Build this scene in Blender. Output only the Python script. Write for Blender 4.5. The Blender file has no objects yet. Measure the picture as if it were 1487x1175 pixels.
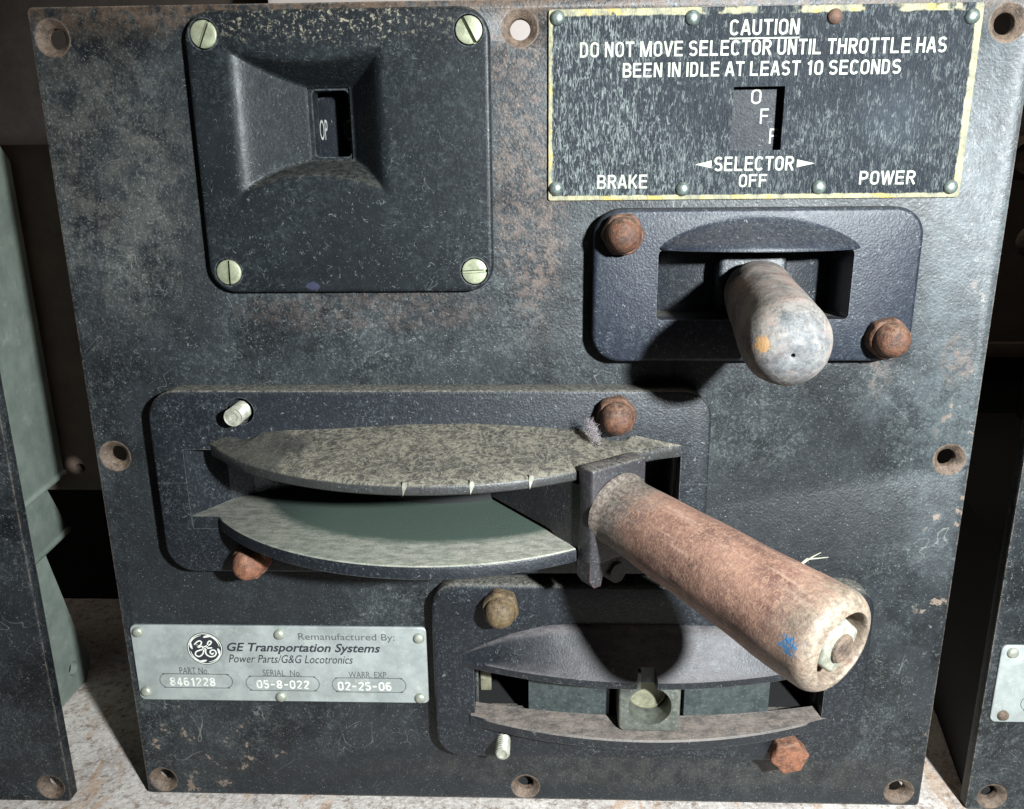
import bpy, bmesh, math, random
from mathutils import Vector, Matrix, noise as mnoise
random.seed(7)
S = bpy.context.scene
COL = S.collection
MM = 0.001
# Panel coordinates used everywhere: x right, w out of the panel towards the viewer, z up, in millimetres.
def V(x, w, z): return Vector((x*MM, -w*MM, z*MM))

# ------------------------------------------------------------------ camera
cd = bpy.data.cameras.new('Camera'); cam = bpy.data.objects.new('Camera', cd); COL.objects.link(cam)
cx_ = Vector((0.99935207, -0.03462021, -0.00984284)); cy_ = Vector((0.0, 0.27347124, -0.96188018)); cz_ = Vector((-0.03599222, -0.96125695, -0.27329405))
def toW(v): return Vector((v.x, -v.y, v.z))
r_, u_, b_ = toW(cx_), -toW(cy_), -toW(cz_)
cam.matrix_world = Matrix(((r_.x, u_.x, b_.x, .00628), (r_.y, u_.y, b_.y, -.26643), (r_.z, u_.z, b_.z, .22884), (0, 0, 0, 1)))
cd.sensor_fit = 'HORIZONTAL'; cd.sensor_width = 36.0; cd.lens = 36.0*1200/1487
cd.clip_start = .01; cd.clip_end = 20
S.camera = cam
# ------------------------------------------------------------------ world and lamps
wd = bpy.data.worlds.new('World'); S.world = wd; wd.use_nodes = True
bg = wd.node_tree.nodes['Background']; bg.inputs[0].default_value = (.9, .95, 1, 1); bg.inputs[1].default_value = .03
def lamp(name, kind, loc, target, energy, color, **kw):
    ld = bpy.data.lights.new(name, kind); o = bpy.data.objects.new(name, ld); COL.objects.link(o)
    o.location = loc; o.rotation_euler = (Vector(target)-Vector(loc)).to_track_quat('-Z', 'Y').to_euler()
    ld.energy = energy; ld.color = color
    for k, v in kw.items(): setattr(ld, k, v)
    return o
lamp('hand_lamp', 'SPOT', V(195, 370, 300), V(66, 0, 142), 38, (.91, .97, 1), spot_size=math.radians(82), spot_blend=.9, shadow_soft_size=.011)
lamp('added_back_lamp', 'AREA', (.1, -.05, .75), (-.05, .32, .2), .8, (1, .88, .74), shape='DISK', size=.25)  # unseen lamp added to brighten the back wall and cream cabinet
S.view_settings.view_transform = 'Standard'; S.view_settings.look = 'None'
S.view_settings.exposure = 0; S.view_settings.gamma = 1; S.view_settings.use_curve_mapping = False

# ------------------------------------------------------------------ node helpers
class NT:
    def __init__(s, name):
        s.m = bpy.data.materials.new(name); s.m.use_nodes = True; s.t = s.m.node_tree
        s.b = s.t.nodes['Principled BSDF']
        tc = s.t.nodes.new('ShaderNodeTexCoord')
        vm = s.t.nodes.new('ShaderNodeVectorMath'); vm.operation = 'SCALE'; vm.inputs['Scale'].default_value = 1000
        s.t.links.new(tc.outputs['Object'], vm.inputs[0])
        oi = s.t.nodes.new('ShaderNodeObjectInfo')
        rv = s.math('MULTIPLY', oi.outputs['Random'], 500)
        ad = s.t.nodes.new('ShaderNodeVectorMath'); ad.operation = 'ADD'
        s.t.links.new(vm.outputs[0], ad.inputs[0]); s.t.links.new(rv, ad.inputs[1])
        s.pos = vm.outputs[0]; s.co = ad.outputs[0]
        sp = s.t.nodes.new('ShaderNodeSeparateXYZ'); s.t.links.new(vm.outputs[0], sp.inputs[0])
        s.x, s.y, s.z = sp.outputs
    def set(s, sock, v):
        if isinstance(v, bpy.types.NodeSocket): s.t.links.new(v, sock)
        elif isinstance(v, (tuple, list)) and len(v) == 3 and sock.type == 'RGBA': sock.default_value = (*v, 1)
        else: sock.default_value = v
    def math(s, op, a, b=0, c=0, clamp=False):
        n = s.t.nodes.new('ShaderNodeMath'); n.operation = op; n.use_clamp = clamp
        s.set(n.inputs[0], a); s.set(n.inputs[1], b); s.set(n.inputs[2], c)
        return n.outputs[0]
    def noise(s, scale, detail=4, rough=.6, stretch=None, shared=False, dist=0):
        n = s.t.nodes.new('ShaderNodeTexNoise'); n.inputs['Scale'].default_value = scale
        n.inputs['Detail'].default_value = detail; n.inputs['Roughness'].default_value = rough; n.inputs['Distortion'].default_value = dist
        co = s.pos if shared else s.co
        if stretch:
            mp = s.t.nodes.new('ShaderNodeMapping'); mp.inputs['Scale'].default_value = stretch
            s.t.links.new(co, mp.inputs[0]); co = mp.outputs[0]
        s.t.links.new(co, n.inputs['Vector']); return n.outputs['Fac']
    def voro(s, scale, feature='F1', rand=1):
        n = s.t.nodes.new('ShaderNodeTexVoronoi'); n.feature = feature; n.inputs['Scale'].default_value = scale; n.inputs['Randomness'].default_value = rand
        s.t.links.new(s.co, n.inputs['Vector']); return n.outputs['Distance']
    def ss(s, v, a, b, lo=0., hi=1.):
        n = s.t.nodes.new('ShaderNodeMapRange'); n.interpolation_type = 'SMOOTHSTEP'
        s.set(n.inputs[0], v); n.inputs[1].default_value = a; n.inputs[2].default_value = b; n.inputs[3].default_value = lo; n.inputs[4].default_value = hi
        return n.outputs[0]
    def mix(s, f, a, b):
        n = s.t.nodes.new('ShaderNodeMix'); n.data_type = 'RGBA'
        s.set(n.inputs[0], f); s.set(n.inputs[6], a); s.set(n.inputs[7], b); return n.outputs[2]
    def mul(s, a, b): return s.math('MULTIPLY', a, b)
    def add(s, a, b, clamp=True): return s.math('ADD', a, b, clamp=clamp)
    def inv(s, a): return s.math('SUBTRACT', 1, a)
    def normal(s):
        g = s.t.nodes.new('ShaderNodeNewGeometry'); sp = s.t.nodes.new('ShaderNodeSeparateXYZ')
        s.t.links.new(g.outputs['Normal'], sp.inputs[0]); return sp.outputs
    def edge(s, radius, lo=.75, hi=.97):
        bv = s.t.nodes.new('ShaderNodeBevel'); bv.samples = 6; bv.inputs['Radius'].default_value = radius*MM
        g = s.t.nodes.new('ShaderNodeNewGeometry'); d = s.t.nodes.new('ShaderNodeVectorMath'); d.operation = 'DOT_PRODUCT'
        s.t.links.new(bv.outputs[0], d.inputs[0]); s.t.links.new(g.outputs['Normal'], d.inputs[1])
        return s.ss(d.outputs['Value'], hi, lo)
    def blob(s, x, z, rx, rz, soft=.6, wob=.5, ns=.08):
        dx = s.mul(s.math('SUBTRACT', s.x, x), 1/rx); dz = s.mul(s.math('SUBTRACT', s.z, z+5.7), 1/rz)
        d = s.math('SQRT', s.math('ADD', s.mul(dx, dx), s.mul(dz, dz)))
        d = s.math('ADD', d, s.mul(s.math('SUBTRACT', s.noise(ns, 5, .65, shared=True), .5), wob*2))
        return s.ss(d, 1+soft*.5, 1-soft*.5)
    def squig(s, scale, width=.012, cover=.58, stretch=None, dist=1.2):
        l = s.ss(s.math('ABSOLUTE', s.math('SUBTRACT', s.noise(scale, 2, .5, stretch, dist=dist), .5)), width, width*.35)
        return s.mul(l, s.ss(s.noise(scale*1.3, 2, .5), cover, cover+.05))
    def grain(s, scale, lo=.56, hi=.66, detail=1.5): return s.ss(s.noise(scale, detail, .5), lo, hi)
    def bump(s, h, strength, dist=.3, normal=None):
        n = s.t.nodes.new('ShaderNodeBump'); n.inputs['Strength'].default_value = strength; n.inputs['Distance'].default_value = dist*MM
        s.set(n.inputs['Height'], h)
        if normal is not None: s.t.links.new(normal, n.inputs['Normal'])
        return n.outputs[0]
    def out(s, color, rough, bump=None, metal=0., spec=.5):
        s.set(s.b.inputs['Base Color'], color); s.set(s.b.inputs['Roughness'], rough); s.set(s.b.inputs['Metallic'], metal)
        s.set(s.b.inputs['Specular IOR Level'], spec)
        if bump is not None: s.t.links.new(bump, s.b.inputs['Normal'])
        return s.m

def m_panel(name, stains_and_tone=True):
    s = NT(name)
    base = s.mix(s.ss(s.noise(.045, 5, .65), .36, .64), (.004, .005, .006), (.013, .0155, .0175))
    big = s.ss(s.noise(.018, 6, .68, shared=True), .4, .62)
    mid = s.ss(s.noise(.16, 5, .7), .38, .64)
    g1 = s.grain(1.25); g2 = s.grain(.7, .5, .68, 3)
    film_or_glow = s.mul(s.add(s.mul(big, .75), s.mul(mid, .4)), s.add(s.mul(g1, .65), s.mul(g2, .5)))
    c = s.mix(s.mul(film_or_glow, .6), base, (.075, .088, .091))
    c = s.mix(s.mul(s.mul(big, mid), .26), c, (.055, .063, .062))
    sq = s.squig(.35, .014, .59)
    c = s.mix(s.mul(sq, .4), c, (.2, .21, .19))
    c = s.mix(s.mul(s.squig(.035, .0022, .5), .35), c, (.2, .2, .18))
    rough = s.add(s.mul(film_or_glow, .15), s.math('ADD', s.mul(s.noise(.5, 5, .7), .4), .27))
    if stains_and_tone:
        dark = s.add(s.add(s.blob(108, 138, 13, 17, .9), s.blob(-110, 95, 42, 60)), s.add(s.blob(20, -2, 150, 20), s.blob(88, 112, 40, 22)))  # broad patches where the plate colour is darker
        dark = s.add(dark, s.blob(-105, 214, 8, 46, .6, .3))  # narrow darker strip beside the square cover
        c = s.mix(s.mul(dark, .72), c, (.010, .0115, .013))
        haze = s.add(s.mul(s.blob(117, 157, 8, 8, 1.6), .5), s.mul(s.blob(140, 190, 13, 90, 1.2), .6))
        c = s.mix(s.mul(haze, s.math('ADD', s.mul(mid, .35), .25)), c, (.085, .103, .108))
        warm = s.add(s.add(s.blob(3, 222, 11, 38), s.blob(-4, 262, 8, 12)), s.add(s.blob(141, 168, 5, 8), s.mul(s.blob(-50, 185, 40, 7), .45)))
        warm = s.add(warm, s.add(s.mul(s.blob(97, 13, 9, 5, 1., .6), .9), s.add(s.mul(s.blob(116, 166, 5, 9, 1., .6), .8), s.blob(-.2, 269, 8, 8, .8, .5))))
        warm = s.mul(warm, s.add(s.mul(s.ss(s.noise(.3, 5, .7), .42, .62), .7), s.mul(g1, .4)))
        c = s.mix(s.mul(warm, .75), c, s.mix(s.noise(.9, 3), (.05, .032, .024), (.15, .112, .09)))
        dusty = s.mul(s.add(s.blob(-130, 232, 24, 44, 1.1), s.mul(s.blob(60, 8, 110, 8), .5)), s.add(s.mul(mid, .5), s.mul(g1, .5)))
        c = s.mix(s.mul(dusty, .62), c, (.085, .082, .068))
        topr = s.mul(s.ss(s.z, 271, 283), s.ss(s.noise(.25, 6, .75), .38, .6))
        c = s.mix(s.mul(topr, .7), c, (.085, .055, .035))
        chips = s.mul(s.ss(s.noise(.16, 5, .6), .63, .66), s.add(s.blob(146, 120, 8, 90), s.blob(-120, 20, 30, 30)))
        c = s.mix(s.mul(chips, .7), c, (.17, .125, .095))
    speck = s.mul(s.grain(1.7, .68, .74, 1), s.ss(s.noise(.12, 4, .7), .35, .6, .2, 1))
    c = s.mix(s.mul(speck, .4), c, (.28, .31, .3))
    e = s.mul(s.edge(1.4), s.ss(s.noise(.4, 6, .8), .4, .54))
    c = s.mix(s.mul(e, .85), c, s.mix(s.noise(.7, 4), (.13, .09, .065), (.26, .22, .18)))
    up = s.mul(s.ss(s.normal()[2], .5, .9), s.ss(s.noise(.5, 4), .3, .6))
    c = s.mix(s.mul(up, .7), c, (.2, .17, .14))
    h = s.add(s.mul(s.noise(1.15, 3, .6), 1.), s.mul(s.noise(.3, 4), .5), clamp=False)
    return s.out(c, rough, s.bump(h, .42, .4), 0, .32)

def m_bezel(name, dust=0., dustcol=(.3, .27, .2), mottled=True, band=False, film_or_glow=.3, grain=.55, base=((.004, .005, .0068), (.0095, .0115, .0145)), topdust=.85, spec=.36, edgecol=(.2, .21, .2), ew=.4):
    s = NT(name)
    c = s.mix(s.noise(.08, 4), *base)
    f = s.mul(s.ss(s.noise(.05, 6, .7), .36, .64, .25, 1), s.add(s.mul(s.grain(1.3), .7), s.mul(s.grain(.6, .5, .7, 3), .5)))
    c = s.mix(s.mul(f, film_or_glow), c, (.065, .078, .082))
    speck = s.mul(s.grain(1.8, .68, .75, 1), s.ss(s.noise(.1, 4, .7), .4, .62, .1, 1))
    c = s.mix(s.mul(speck, .35), c, (.24, .27, .28))
    c = s.mix(s.mul(s.squig(.3, .012, .6), .45), c, (.24, .25, .24))
    n = s.normal()
    up = s.ss(n[2], .35, .8)
    if dust:
        if mottled:
            rid = s.math('ABSOLUTE', s.math('SUBTRACT', s.noise(.2, 4, .62, dist=1.3), .5))
            rid2 = s.math('ABSOLUTE', s.math('SUBTRACT', s.noise(.42, 3, .6, dist=1.), .5))
            ve = s.add(s.mul(s.ss(rid, .075, .0), .6), s.mul(s.ss(rid2, .07, .0), .4))
            d = s.add(s.mul(ve, .75), s.add(s.mul(s.ss(s.noise(.06, 5, .7), .35, .65), .22), s.mul(s.ss(s.noise(.9, 6, .75), .42, .7), .25)))
            patch = s.add(s.ss(s.noise(.028, 3, .5, shared=True), .4, .5, .3, 1), s.mul(s.blob(-5, 146, 48, 30, .6, .3), .7))
            d = s.mul(d, patch)
        else:
            d = s.add(s.ss(s.noise(.4, 6, .75, (.5, 1, 1)), .3, .66, .3, .85), s.mul(s.grain(1.1, .52, .68, 3), .2))
        if band:
            dx = s.math('ADD', s.x, 30.5); dy = s.math('SUBTRACT', s.mul(s.y, -1), -50)
            r = s.math('SQRT', s.math('ADD', s.mul(dx, dx), s.mul(dy, dy)))
            r = s.math('ADD', r, s.mul(s.math('SUBTRACT', s.noise(.15, 5, .7), .5), 5))
            left = s.ss(s.x, -70, -105, 0, 3)
            d = s.mul(d, s.mul(s.ss(s.math('ADD', r, left), 75, 81), s.ss(s.x, -110, 0, .55, 1)))
            c = s.mix(s.mul(up, s.ss(s.x, -105, -60, .2, 1)), c, (.05, .07, .057))
        d = s.mul(s.mul(d, up), dust)
        dc = s.mix(s.noise(.7, 5, .8), tuple(v*.55 for v in dustcol), tuple(min(1, v*1.3) for v in dustcol))
        c = s.mix(d, c, dc)
        rough = s.add(s.mul(d, .4), s.math('ADD', s.mul(s.noise(.4, 4, .7), .22), .33))
    else:
        d = s.mul(s.mul(s.ss(s.noise(.9, 7, .85), .34, .68), up), topdust)
        c = s.mix(d, c, (.16, .148, .12))
        rough = s.add(s.mul(d, .4), s.math('ADD', s.mul(s.noise(.4, 4, .7), .22), .33))
    e = s.mul(s.edge(.5), s.ss(s.noise(.4, 5, .8), .32, .55))
    c = s.mix(s.mul(e, ew), c, edgecol)  # worn edge line, also painting in the highlight along the bevel
    h = s.add(s.mul(s.noise(1.4, 3, .6), .9), s.mul(s.noise(.3, 4), .4), clamp=False)
    return s.out(c, rough, s.bump(h, grain, .28), 0, spec)

def m_rust(name, a=(.02, .01, .007), b=(.105, .042, .02), hi=(.22, .13, .085), hl=.4):
    s = NT(name)
    c = s.mix(s.ss(s.noise(.35, 6, .7), .3, .68), a, b)
    c = s.mix(s.mul(s.ss(s.noise(1.2, 4, .8), .56, .72), hl), c, hi)
    up = s.mul(s.ss(s.normal()[2], .2, .9), s.ss(s.noise(.8, 4), .4, .6))
    c = s.mix(s.mul(up, .35), c, (.24, .17, .12))
    h = s.add(s.mul(s.noise(.8, 5, .75), .8), s.mul(s.noise(2.5, 3), .4), clamp=False)
    return s.out(c, .62, s.bump(h, .9, .6), 0, .45)

def m_metal(name, a, b, rough=.45, metal=.35, stain=(.2, .17, .1), amt=.35, bump=.25, sc=.25):
    s = NT(name)
    c = s.mix(s.ss(s.noise(sc, 6, .7), .3, .7), a, b)
    c = s.mix(s.mul(s.ss(s.noise(sc*3, 5, .8), .54, .7), amt), c, stain)
    r = s.math('ADD', s.mul(s.noise(sc*2, 5, .7), .35), rough-.17)
    h = s.add(s.mul(s.noise(sc*6, 4, .7), .5), s.mul(s.noise(sc, 3), .5), clamp=False)
    return s.out(c, r, s.bump(h, bump, .25), metal, .5)

def m_flat(name, col, rough=.6, var=.25, sc=1.2, metal=0.):
    s = NT(name)
    c = s.mix(s.ss(s.noise(sc, 5, .8), .3, .7), tuple(v*(1-var) for v in col), tuple(min(1, v*(1+var)) for v in col))
    return s.out(c, rough, s.bump(s.noise(2, 3), .1, .1), metal, .4)

def m_caution():
    s = NT('caution_enamel')
    base = s.mix(s.noise(.06, 4), (.004, .006, .0085), (.010, .0135, .018))
    st = s.noise(1.0, 4, .6, (1.9, 1, .33), dist=.7)
    st2 = s.noise(1.0, 3, .6, (3.2, 1, .5), dist=.6)
    dens = s.ss(s.noise(.03, 4, .6), .3, .62, -.035, .05)
    wv = s.noise(1.0, 2, .5, (1.0, 1, .2), dist=.9)
    ln = s.mul(s.ss(s.math('ABSOLUTE', s.math('SUBTRACT', wv, .5)), .05, .012), s.ss(s.math('ADD', s.noise(.5, 3, .6, (1, 1, .6)), dens), .46, .56))
    k = s.add(s.mul(ln, .75), s.add(s.mul(s.ss(s.math('ADD', st, dens), .6, .66), .45), s.mul(s.ss(s.math('ADD', st2, dens), .6, .66), .4)))
    left = s.ss(s.x, 70, 20, .55, 1.0)
    c = s.mix(s.mul(s.mul(k, left), .75), base, (.17, .192, .184))  # pale streaks paint in the highlights on the wrinkle ridges
    film_or_glow = s.mul(s.blob(112, 243, 9, 8, 1.6), .05)  # faint reflection glow painted into the enamel colour
    c = s.mix(film_or_glow, c, (.2, .24, .28))
    # painted cream border, chipped
    zz = s.math('SUBTRACT', s.z, 5.7)
    n = s.mul(s.math('SUBTRACT', s.noise(.25, 5, .7), .5), 1.4)
    dl = s.math('SUBTRACT', s.x, 8.3); dr = s.math('SUBTRACT', 134.0, s.math('ADD', s.x, s.mul(s.math('SUBTRACT', zz, 246), -.0)))
    db = s.math('SUBTRACT', zz, 219.5); dt = s.math('SUBTRACT', 273.9, zz)
    bl = s.ss(s.math('ADD', dl, n), 1.4, 1.0); br = s.ss(s.math('ADD', dr, n), 2.3, 1.9); bb = s.ss(s.math('ADD', db, s.mul(n, .6)), 1.5, 1.1)
    bt = s.mul(s.ss(s.math('ADD', dt, n), 2.1, 1.6), s.ss(s.noise(.09, 4, .6), .44, .5))
    bd = s.add(s.add(bl, br), s.add(bb, bt))
    bc = s.mix(s.ss(s.noise(.25, 6, .75), .35, .66), (.25, .235, .14), (.14, .135, .1))
    bc = s.mix(s.mul(s.ss(s.noise(.16, 5, .7), .56, .62), .8), bc, (.3, .22, .06))
    bc = s.mix(s.mul(s.ss(s.noise(.7, 5, .8), .58, .66), .8), bc, (.08, .07, .05))
    c = s.mix(bd, c, bc)
    h = s.add(s.mul(st, .8), s.mul(st2, .6), clamp=False)
    return s.out(c, s.math('ADD', s.mul(s.noise(.5, 4), .25), .34), s.bump(h, .75, .5), 0, .11)

def m_grip():
    s = NT('worn_red_grip')    # local z runs along the grip from the hub to the end, about 90 mm
    t = s.z
    c = s.mix(s.ss(s.noise(.12, 5, .7, (1, 1, .55)), .34, .66), (.085, .042, .033), (.19, .105, .075))
    swirl = s.ss(s.noise(.55, 5, .75, (1, 1, 1.6), dist=1.2), .47, .64)
    c = s.mix(s.mul(swirl, .62), c, (.29, .175, .115))
    rub = s.ss(s.noise(.5, 5, .7, (1, 1, .12)), .52, .68)
    c = s.mix(s.mul(rub, .35), c, (.33, .24, .18))
    grime = s.mul(s.ss(s.noise(.1, 5, .7), .55, .68), .5)
    c = s.mix(grime, c, (.05, .03, .026))
    fine = s.ss(s.noise(1.6, 4, .8), .52, .7)
    c = s.mix(s.mul(fine, .4), c, (.34, .235, .17))
    nn = s.mul(s.math('SUBTRACT', s.noise(.12, 5, .7), .5), 26)
    near = s.ss(s.math('ADD', t, nn), 22, 6)
    gc = s.mix(s.ss(s.noise(.8, 5, .8), .4, .62), (.045, .042, .038), (.15, .135, .112))
    c = s.mix(s.mul(near, .85), c, gc)
    far = s.ss(s.math('ADD', t, s.mul(nn, .95)), 62, 80)
    fc = s.mix(s.ss(s.noise(.7, 6, .8), .36, .62), (.075, .062, .046), (.2, .165, .122))
    c = s.mix(s.mul(far, .9), c, fc)
    c = s.mix(s.mul(s.ss(s.noise(.35, 5, .7), .64, .7), .6), c, (.09, .03, .03))
    # blue paint dab near the end
    dv = s.t.nodes.new('ShaderNodeVectorMath'); dv.operation = 'DISTANCE'
    s.t.links.new(s.pos, dv.inputs[0]); s.dab = dv.inputs[1]
    dd = s.math('ADD', dv.outputs['Value'], s.mul(s.math('SUBTRACT', s.noise(.5, 4, .7), .5), 9))
    c = s.mix(s.mul(s.ss(dd, 2.6, 1.9), s.ss(s.noise(.9, 3, .6), .38, .5)), c, (.03, .11, .22))
    h = s.add(s.mul(s.noise(1.3, 5, .75), .7), s.mul(s.noise(.4, 4), .6), clamp=False)
    return s, s.out(c, s.math('ADD', s.mul(s.noise(.6, 4), .25), .46), s.bump(h, .6, .4), 0, .45)

def m_knob():
    s = NT('worn_grey_knob')   # local z along the knob, about 52 mm
    t = s.z
    c = s.mix(s.ss(s.noise(.16, 5, .7), .36, .62), (.075, .071, .066), (.17, .148, .132))
    streak = s.ss(s.noise(.4, 5, .7, (1, 1, 2.2), dist=1.), .45, .66)
    c = s.mix(s.mul(streak, .55), c, (.27, .23, .2))
    rd = s.mul(s.ss(s.noise(.1, 4, .6), .45, .62), s.ss(t, 2, 16))
    c = s.mix(s.mul(rd, .35), c, (.2, .1, .07))
    wear = s.mul(s.ss(s.math('ADD', t, s.mul(s.math('SUBTRACT', s.noise(.2, 5, .7), .5), 18)), 32, 44), s.ss(s.noise(.9, 6, .8), .44, .58))
    c = s.mix(s.mul(wear, .8), c, (.19, .18, .162))
    end = s.mul(s.ss(s.math('ADD', t, s.mul(s.math('SUBTRACT', s.noise(.14, 6, .75), .5), 34)), 51, 60), .75)
    c = s.mix(end, c, s.mix(s.ss(s.noise(.5, 6, .8), .35, .65), (.02, .026, .033), (.095, .105, .11)))
    dv = s.t.nodes.new('ShaderNodeVectorMath'); dv.operation = 'DISTANCE'
    s.t.links.new(s.pos, dv.inputs[0]); s.dab = dv.inputs[1]
    dd = s.math('ADD', dv.outputs['Value'], s.mul(s.math('SUBTRACT', s.noise(.6, 4, .7), .5), 4))
    c = s.mix(s.mul(s.ss(dd, 2.6, 1.8), .85), c, (.3, .17, .07))
    h = s.add(s.mul(s.noise(1.1, 5, .75), .7), s.mul(s.noise(.3, 4), .6), clamp=False)
    return s, s.out(c, s.math('ADD', s.mul(s.noise(.6, 4), .25), .5), s.bump(h, .55, .4), 0, .25)

def m_floor():
    s = NT('dusty_floor_paint')
    c = s.mix(s.ss(s.noise(.03, 5, .6), .35, .65), (.34, .30, .27), (.5, .46, .42))
    c = s.mix(s.mul(s.ss(s.noise(.5, 6, .8), .44, .62), .6), c, (.6, .57, .54))
    c = s.mix(s.mul(s.ss(s.noise(.22, 6, .75), .5, .64), .8), c, (.15, .1, .07))
    c = s.mix(s.mul(s.ss(s.noise(.45, 5, .75), .54, .62), .6), c, (.22, .19, .165))
    c = s.mix(s.mul(s.ss(s.noise(.9, 4, .8), .63, .7), .8), c, (.05, .04, .035))
    c = s.mix(s.mul(s.ss(s.noise(.05, 5, .65, (1.6, .5, 1), dist=1.2), .57, .66), .5), c, (.34, .2, .1))
    h = s.add(s.mul(s.noise(.7, 5, .75), .8), s.mul(s.noise(.12, 4), .5), clamp=False)
    return s.out(c, .7, s.bump(h, .8, .7), 0, .4)

M = {}
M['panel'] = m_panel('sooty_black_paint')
M['panel2'] = m_panel('sooty_black_paint_plain', False)
M['cover'] = m_bezel('black_cover_casting', 0, film_or_glow=.32, grain=.5)
M['bezel'] = m_bezel('black_bezel', 0, film_or_glow=.4)
M['bezel_blue'] = m_bezel('blue_black_bezel', 0, film_or_glow=.4, topdust=.16, spec=.24, base=((.0055, .0072, .012), (.0125, .016, .024)))
M['hood'] = m_bezel('dusty_hood', .9, (.19, .172, .13), True, base=((.014, .014, .014), (.028, .028, .026)))
M['shelf'] = m_bezel('dusty_shelf', .95, (.33, .315, .26), False, band=True)
M['revhood'] = m_bezel('grey_dusted_hood', .75, (.125, .11, .11), False)
M['sill'] = m_bezel('beige_dusted_sill', .9, (.2, .165, .14), False)
M['dark'] = m_flat('dark_interior', (.006, .006, .006), .8)
M['rust'] = m_rust('rust_brown')
M['rust_orange'] = m_rust('rust_orange', (.06, .022, .012), (.2, .08, .04), (.4, .28, .2), .45)
M['rust_olive'] = m_rust('rust_olive', (.035, .025, .013), (.1, .066, .03), (.32, .26, .07), .5)
M['rust_hole'] = m_rust('rusty_bare_steel', (.03, .02, .014), (.115, .08, .056), (.28, .23, .18), .5)
M['screw'] = m_metal('yellowed_zinc', (.15, .16, .105), (.28, .295, .2), .42, .3, (.14, .13, .08), .6)
M['stud'] = m_metal('pale_zinc', (.14, .14, .11), (.32, .32, .26), .45, .25, (.08, .07, .05), .7)
M['rivet'] = m_metal('dull_rivet', (.06, .078, .072), (.17, .2, .18), .4, .5, (.12, .09, .06), .4, .5, .5)
M['rivet_pale'] = m_metal('pale_rivet', (.2, .215, .18), (.33, .34, .28), .42, .4, (.3, .24, .16), .5, .5, .5)
M['rivet_rust'] = m_rust('rust_dark', (.03, .017, .012), (.1, .05, .03), (.2, .12, .08), .3)
M['alu'] = m_metal('stained_aluminium', (.2, .22, .21), (.31, .335, .32), .42, .25, (.4, .42, .38), .5, .25, .07)
M['grey'] = m_metal('grey_inner_metal', (.02, .027, .027), (.043, .053, .051), .5, .2, (.2, .22, .2), .4, .3, .3)
M['block'] = m_metal('cast_socket_metal', (.055, .062, .053), (.12, .127, .108), .45, .35, (.32, .33, .29), .5, .5, .3)
M['brass'] = m_metal('tarnished_brass', (.13, .125, .08), (.22, .21, .145), .5, .3, (.5, .5, .4), .4)
M['housing'] = m_metal('grey_green_enamel', (.11, .135, .115), (.17, .2, .172), .5, .05, (.3, .32, .28), .35, .2, .05)
M['brown'] = m_flat('brown_primer', (.055, .038, .028), .7, .3, .04)
M['wall'] = m_flat('brown_wall', (.042, .032, .026), .8, .35, .012)
M['cream'] = m_flat('cream_enamel', (.5, .44, .41), .5, .08, .02)
M['caution'] = m_caution()
def m_letter():
    s = NT('chipped_cream_letter')
    c = s.mix(s.noise(.4, 4, .7), (.17, .175, .137), (.27, .28, .225))
    c = s.mix(s.ss(s.noise(1.1, 4, .7), .6, .68), c, (.05, .055, .055))
    return s.out(c, .5, s.bump(s.noise(2, 3), .2, .1), 0, .3)
M['letter'] = m_letter()
M['letter_dim'] = m_flat('dim_letter', (.2, .2, .185), .5, .2)
def m_stamp():
    s = NT('worn_stamped_digits')
    c = s.mix(s.ss(s.noise(.8, 4, .7), .34, .56), (.34, .355, .33), (.52, .53, .47))
    return s.out(c, .45, s.bump(s.noise(2, 3), .2, .1), 0, .4)
M['stamp_worn'] = m_stamp()
M['ink'] = m_flat('black_ink', (.018, .02, .024), .5, .2)
M['ink_soft'] = m_flat('grey_ink', (.06, .065, .065), .5, .3)
M['stamp'] = m_flat('stamped_bright', (.5, .51, .46), .5, .15, 1.)
M['drum'] = m_bezel('window_drum', 0, film_or_glow=.12, grain=.6, spec=.1)
M['lint'] = m_flat('lint', (.2, .175, .18), .9, .2)
M['straw'] = m_flat('straw', (.25, .25, .19), .8, .15)
M['hub'] = m_bezel('worn_hub_paint', .9, (.13, .118, .098), True, film_or_glow=.5, base=((.011, .0125, .015), (.032, .026, .027)), edgecol=(.12, .045, .042), ew=.85)
M['floor'] = m_floor()
gs, M['grip'] = m_grip()
ks, M['knob'] = m_knob()

# ------------------------------------------------------------------ object helpers
def wloc(o):
    v = Vector((0, 0, 0))
    while o is not None: v = v + o.location; o = o.parent
    return v
def finish(me, smooth):
    if smooth:
        for p in me.polygons: p.use_smooth = True
        me.set_sharp_from_angle(angle=math.radians(smooth))
def obj(name, bm, mat, parent=None, smooth=35, loc=None, rot=None):
    """bm in panel millimetre coordinates unless loc is given (then local to loc)"""
    bmesh.ops.recalc_face_normals(bm, faces=bm.faces[:])
    me = bpy.data.meshes.new(name)
    o = bpy.data.objects.new(name, me); COL.objects.link(o)
    if parent is not None: o.parent = parent
    if loc is not None:
        o.location = Vector(loc) - (wloc(parent) if parent is not None else Vector())
        if rot is not None: o.rotation_mode = 'QUATERNION'; o.rotation_quaternion = rot
    else:
        off = wloc(parent) if parent is not None else Vector()
        bmesh.ops.translate(bm, verts=bm.verts[:], vec=-off)
    bm.to_mesh(me); bm.free(); finish(me, smooth)
    for m in (mat if isinstance(mat, list) else [mat]): me.materials.append(m)
    return o
def thing(name, label, cat, loc, group=None):
    o = bpy.data.objects.new(name, None); COL.objects.link(o); o.location = loc
    o['label'] = label; o['category'] = cat
    if group: o['group'] = group
    return o
def tag(o, label, cat, group=None):
    o['label'] = label; o['category'] = cat
    if group: o['group'] = group
    return o
def struct(o): o['kind'] = 'structure'; return o
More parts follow.
